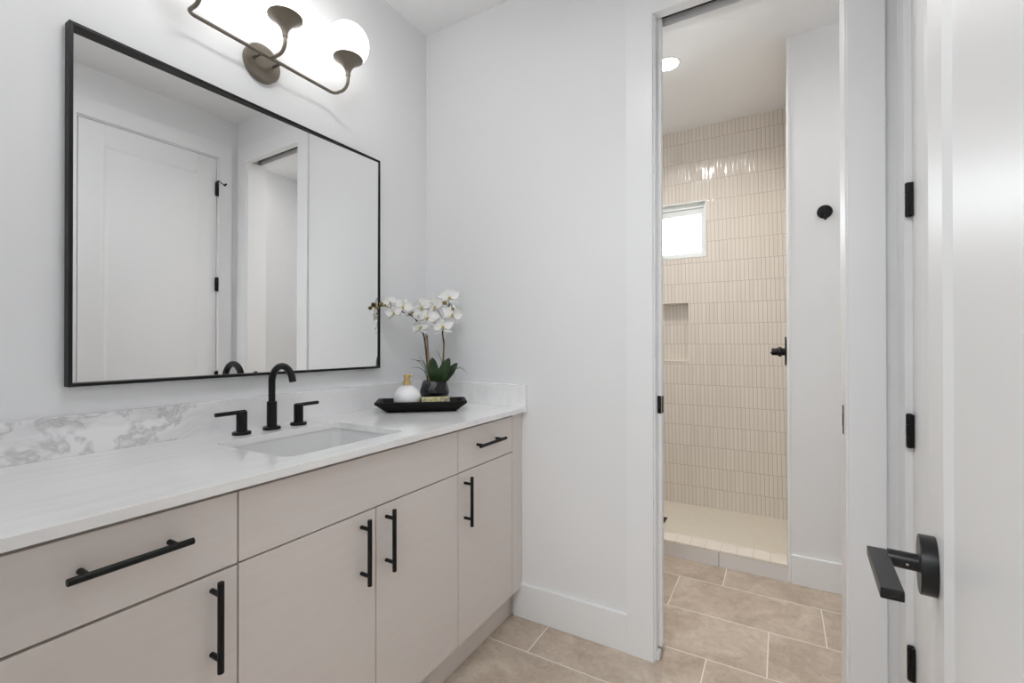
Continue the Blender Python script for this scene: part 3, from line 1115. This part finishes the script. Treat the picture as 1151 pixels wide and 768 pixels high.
def petal(bm, Mx, length, width, cup, base=.12):
    """one curved petal from the origin along +x of the frame Mx, normal +z"""
    nu, nv = 8, 6
    g = []
    for i in range(nu + 1):
        t = i / nu
        wv = width * .5 * (base + (1 - base) * sin(pi * min(1, t * 1.02) ** .8) if t < .98 else .08)
        row = []
        for j in range(nv + 1):
            s = -1 + 2 * j / nv
            row.append(bm.verts.new(Mx @ Vector((t * length, s * wv, cup * (t * t) + .16 * width * s * s * (1 - .4 * t)))))
        g.append(row)
    for i in range(nu):
        for j in range(nv):
            bm.faces.new((g[i][j], g[i + 1][j], g[i + 1][j + 1], g[i][j + 1]))


def flower(at, face, size=.04, roll_=0.0):
    face = Vector(face).normalized()
    q = Vector((0, 0, 1)).rotation_difference(face)
    # keep the flower upright: its +y to the plant's up
    Mq = q.to_matrix().to_4x4()
    up = Vector((0, 0, 1)) - face * face.z
    if up.length > .05:
        up.normalize()
        xx = up.cross(face).normalized()
        Mq = Matrix((xx, up, face)).transposed().to_4x4()
    base = Matrix.Translation(at) @ Mq @ Matrix.Rotation(roll_, 4, 'Z')
    bm = NB()
    for ang, L, W, lift in ((90, 1.0, .62, 0), (215, .95, .58, 0), (325, .95, .58, 0), (20, 1.12, 1.12, .0025), (160, 1.12, 1.12, .0025)):
        mx = base @ Matrix.Rotation(radians(ang), 4, 'Z') @ Matrix.Translation((.002, 0, lift)) @ Matrix.Rotation(-.18, 4, 'Y')
        petal(bm, mx, size * L, size * W, -size * .28)
    fl = obj('flower', bm, 'petal', orc, angle=80)
    bm = NB()
    for a_ in (0, 2.3, -2.3):
        mx = base @ Matrix.Translation((0, -.002, .002)) @ Matrix.Rotation(-pi / 2 + a_ * .45, 4, 'Z') @ Matrix.Rotation(-.75, 4, 'Y')
        petal(bm, mx, size * .36, size * .22, size * .1)
    bmesh.ops.create_uvsphere(bm, u_segments=10, v_segments=8, radius=size * .09, matrix=base @ Matrix.Translation((0, .002, .004)))
    obj('flower_lip', bm, 'lip', fl, angle=80)['label'] = 'yellow centre of the blossom'
    # short stalk back to the spray
    return fl


FL = [((-0.0295, -0.0534, 0.3486), (0.1, -1, 0.45), 0.046, 0.1), ((-0.0051, -0.0395, 0.3927), (0.35, -1, 0.5), 0.05, -0.2), ((-0.0458, -0.0286, 0.4431), (0.2, -1, 0.25), 0.05, 0.3), ((-0.0971, -0.1564, 0.4132), (0.55, -0.9, 0.1), 0.036, 0.2), ((-0.0809, -0.1182, 0.4425), (0.8, -0.7, 0.2), 0.04, -0.4), ((-0.1138, -0.1663, 0.4581), (0.8, -0.8, 0.3), 0.03, 0.5), ((-0.0605, -0.0717, 0.4168), (0.2, -1, 0.3), 0.038, -0.3), ((0.0537, -0.0053, 0.3526), (0.55, -1, 0.4), 0.047, 0.15), ((0.0198, -0.0138, 0.4455), (0.1, -1, 0.1), 0.043, 0.4), ((0.0885, 0.0146, 0.4086), (1, -0.8, 0), 0.043, -0.25), ((0.0672, 0.0227, 0.4865), (0.7, -1, 0.35), 0.044, 0.2)]
for at_, fc_, sz, rl_ in FL:
    flower(Vector(at_), fc_, sz, rl_)
bm = NB()
for a_, b_ in [((-0.0551, -0.0452, 0.3736), (-0.0308, -0.0519, 0.3487)), ((-0.0393, -0.0301, 0.3211), (-0.0529, -0.0507, 0.337)), ((-0.0709, -0.0834, 0.4085), (-0.0619, -0.0702, 0.4169)), ((-0.0912, -0.1241, 0.4227), (-0.0823, -0.1167, 0.4387)), ((-0.0977, -0.1395, 0.428), (-0.0985, -0.1549, 0.4134)), ((-0.1093, -0.1601, 0.4349), (-0.1153, -0.1648, 0.4563)), ((-0.0357, -0.0221, 0.2887), (-0.0064, -0.0379, 0.3888)), ((-0.037, -0.0266, 0.3617), (-0.0458, -0.0286, 0.439)), ((0.0393, 0.0096, 0.333), (0.0518, -0.0029, 0.3527)), ((0.0447, 0.0125, 0.3775), (0.0185, -0.0122, 0.4416)), ((0.0518, 0.0165, 0.4018), (0.0873, 0.0162, 0.4047)), ((0.0624, 0.0224, 0.4422), (0.066, 0.0243, 0.4826)), ((0.0624, 0.0224, 0.4422), (0.056, 0.0047, 0.4614)), ((0.0707, 0.0248, 0.4622), (0.0904, 0.0155, 0.4346))]:
    a_, b_ = Vector(a_), Vector(b_)
    tube(bm, smooth_path([a_, (a_ + b_) / 2 + Vector((.003, -.003, .004)), b_], 4), .0014, 8)
obj('flower_stalks', bm, 'stem', orc)['kind'] = 'stuff'
for at_, r_ in [((-0.1349, -0.2211, 0.4338), 0.0085), ((-0.1303, -0.2, 0.4505), 0.0098), ((-0.1211, -0.1855, 0.4453), 0.006), ((0.0578, 0.0024, 0.4631), 0.0098), ((0.0916, 0.0139, 0.4345), 0.009)]:
    bm = NB()
    bmesh.ops.create_uvsphere(bm, u_segments=14, v_segments=10, radius=r_, matrix=Matrix.Translation(Vector(at_)) @ Matrix.Diagonal((1.05, .95, 1.0, 1)))
    obj('flower_bud', bm, 'bud', orc)


def leaf(base, tip, width, normal, bow):
    base, tip = Vector(base), Vector(tip)
    d_ = tip - base
    L = d_.length
    x = d_.normalized()
    nz = (Vector(normal) - x * Vector(normal).dot(x)).normalized()
    yv = nz.cross(x)
    bm = NB()
    nu, nv = 14, 6
    g = []
    for i in range(nu + 1):
        t = i / nu
        wv = width * .5 * (max(.05, sin(pi * (.12 + .88 * t)) ** .55) if t < 1 else .05)
        row = []
        for j in range(nv + 1):
            s = -1 + 2 * j / nv
            row.append(bm.verts.new(base + x * (t * L) + yv * (s * wv) + nz * (bow * sin(pi * t) + .22 * wv * abs(s) ** 1.5)))
        g.append(row)
    for i in range(nu):
        for j in range(nv):
            bm.faces.new((g[i][j], g[i + 1][j], g[i + 1][j + 1], g[i][j + 1]))
    fs = bm.faces[:]
    ex = bmesh.ops.extrude_face_region(bm, geom=fs)
    bmesh.ops.translate(bm, verts=[v for v in ex['geom'] if isinstance(v, bmesh.types.BMVert)], vec=nz * -.0012)
    return obj('leaf', bm, 'leaf', orc, angle=60)


for lf in [((0.0137, -0.0064, 0.0987), (0.0117, -0.0289, 0.2164), 0.052, (0.4, -1, 0.35), 0.006), ((0.0251, 0.0048, 0.1024), (0.0776, 0.0092, 0.2143), 0.05, (0.75, -1, 0.45), 0.008), ((0.0302, 0.0112, 0.1021), (0.0997, 0.0394, 0.1917), 0.038, (1, -0.7, 0.5), 0.008), ((-0.0076, 0.0067, 0.1009), (-0.0345, 0.0137, 0.2064), 0.042, (0.5, -1, 0.4), 0.004)]:
    leaf(*lf)
for p in [[(-0.0191, -0.0231, 0.1107), (-0.0263, -0.0391, 0.1679), (-0.0438, -0.061, 0.2005), (-0.0698, -0.0876, 0.2108)], [(-0.0191, -0.0231, 0.1067), (-0.0162, -0.0448, 0.1484), (-0.0302, -0.0645, 0.1689), (-0.0509, -0.0996, 0.174)], [(-0.0222, -0.0133, 0.1058), (-0.0224, -0.0253, 0.1633), (-0.0363, -0.0335, 0.1997), (-0.0573, -0.0458, 0.224)], [(-0.0217, -0.0015, 0.1091), (-0.0229, -0.0026, 0.1826), (-0.0208, -0.0075, 0.248)], [(0.0271, 0.0151, 0.1098), (0.0308, 0.0169, 0.183), (0.0267, 0.0028, 0.2239), (0.0227, -0.0112, 0.2483)], [(0.0411, 0.0233, 0.1098), (0.0755, 0.0314, 0.151), (0.1096, 0.0395, 0.1717), (0.1502, 0.0515, 0.1442)], [(0.0474, 0.0153, 0.1106), (0.0782, 0.0214, 0.1516), (0.1086, 0.0274, 0.1662), (0.1423, 0.0353, 0.1688)], [(0.0313, 0.0292, 0.109), (0.0527, 0.0413, 0.158), (0.0703, 0.0515, 0.158), (0.0738, 0.0537, 0.1171)], [(-0.0252, -0.0036, 0.1091), (-0.0497, -0.0181, 0.1908), (-0.0779, -0.0345, 0.201), (-0.036, -0.0218, 0.1993)]]:
    pth = smooth_path(p, 7)
    m = len(pth)
    bm = NB(); tube(bm, pth, .001, 6, [max(.0004, .0018 * (1 - (i / m) ** 2)) for i in range(m)])
    obj('grass_blade', bm, 'leaf', orc)

# ================================================================== shower room things
hk = thing('robe_hook', 'round black robe hook on the white wall beside the shower', 'hook', (.194, C, 1.853))
bm = NB(); cyl(bm, (0, 0, 0), (0, -.009, 0), .0325, .0012, 40); obj('hook_rose', bm, 'black', hk)
bm = NB()
cyl(bm, (0, -.008, 0), (0, -.036, 0), .0085, .0005, 20)
box(bm, (-.006, -.046, -.046), (.006, -.034, .016), .002)
obj('hook_peg', bm, 'black', hk)

vx = .034
vv_ = thing('shower_valve', 'black shower valve with round plate on the tiled side wall', 'shower valve', (vx, 3.09, 1.165))
bm = NB(); cyl(bm, (0, 0, 0), (-.007, 0, 0), .083, .0015, 48); obj('valve_plate', bm, 'black', vv_)
bm = NB()
lathe(bm, (-.006, 0, -.005), (-1, 0, 0), [(.021, 0), (.021, .016), (.028, .018), (.029, .026), (.026, .034), (.0215, .036), (.0205, .066), (.0185, .068)], 32)
obj('valve_knob', bm, 'black', vv_)
bm = NB(); cyl(bm, (-.060, 0, -.005), (-.079, -.004, -.012), .006, .001, 14); obj('valve_lever', bm, 'black', vv_)

dr = thing('shower_drain', 'black square drain in the pale shower floor', 'drain', (-.700, 3.135, SF))
bm = NB(); box(bm, (-.052, -.052, 0.0), (.052, .052, .004), .001); obj('drain_plate', bm, 'black', dr)
bm = NB()
for i in range(5):
    box(bm, (-.04, -.034 + i * .016, .004), (.04, -.030 + i * .016, .0055), .0004, 1)
obj('drain_grate', bm, 'blacksatin', dr)


def downlight(name, label, x, y, power, r=.060):
    t_ = thing(name, label, 'ceiling light', (x, y, CZ))
    bm = NB(); lathe(bm, (0, 0, 0), (0, 0, -1), [(r, 0), (r + .012, .0), (r + .011, .003), (r, .0045), (r - .001, .002)], 40)
    obj('light_trim', bm, 'ceil', t_)
    bm = NB(); lathe(bm, (0, 0, -.0005), (0, 0, -1), [(r - .002, 0), (r - .002, .0015)], 36)
    obj('light_lens', bm, 'lamp', t_)
    ld = bpy.data.lights.new('downlight_lamp', 'AREA')
    ld.shape = 'DISK'
    ld.size = r * 1.9
    ld.energy = power
    ld.color = (1.0, .975, .945)
    ld.spread = radians(150)
    lo_ = bpy.data.objects.new('downlight_lamp', ld)
    COL.objects.link(lo_)
    lo_.parent = t_
    lo_.location = (0, 0, -.006)
    return t_


downlight('recessed_light', 'glowing round recessed light in the shower room ceiling', -.531 * 1.0075, 2.633 * 1.0075, DOWN_POWER)
downlight('recessed_light', 'added unseen fill light in the shower room ceiling, outside the shower', .80, 2.12, DOWN_POWER * .18)  # downlight added out of view for extra light in the shower room
fm = thing('bath_fill_light', 'added round fill light on the bathroom ceiling, out of view above the entry', 'ceiling light', (-.62, .70, CZ))  # unseen lamp added as broad fill for the bathroom
bm = NB(); lathe(bm, (0, 0, 0), (0, 0, -1), [(.215, 0), (.215, .03), (.205, .034)], 56); obj('fill_light_base', bm, 'trim', fm)
bm = NB(); lathe(bm, (0, 0, -.034), (0, 0, -1), [(.20, 0), (.20, .01), (.17, .03), (.11, .042), (.04, .047), (.001, .048)], 56); obj('fill_light_diffuser', bm, 'fillsoft', fm)
ld = bpy.data.lights.new('bath_fill_lamp', 'AREA')
ld.shape = 'DISK'
ld.size = .40
ld.energy = BATH_FILL_POWER
ld.color = (.97, .985, 1.0)
lo_ = bpy.data.objects.new('bath_fill_lamp', ld)
COL.objects.link(lo_)
lo_.parent = fm
lo_.location = (0, 0, -.09)
hl = thing('hall_fill_panel', 'added square fill light in the hall ceiling behind the camera', 'ceiling light', (-.2, -1.2, CZ))  # unseen panel added to send soft fill through the doorway
bm = NB(); box(bm, (-.62, -.62, -.02), (.62, .62, 0), .004); obj('fill_panel_frame', bm, 'trim', hl)
bm = NB(); box(bm, (-.6, -.6, -.022), (.6, .6, -.0195)); obj('fill_panel_diffuser', bm, 'fillsoft', hl)
ld = bpy.data.lights.new('hall_fill_lamp', 'AREA')
ld.shape = 'SQUARE'
ld.size = 1.15
ld.energy = HALL_FILL_POWER
ld.color = (.90, .955, 1.0)
lo_ = bpy.data.objects.new('hall_fill_lamp', ld)
COL.objects.link(lo_)
lo_.parent = hl
lo_.location = (0, 0, -.03)
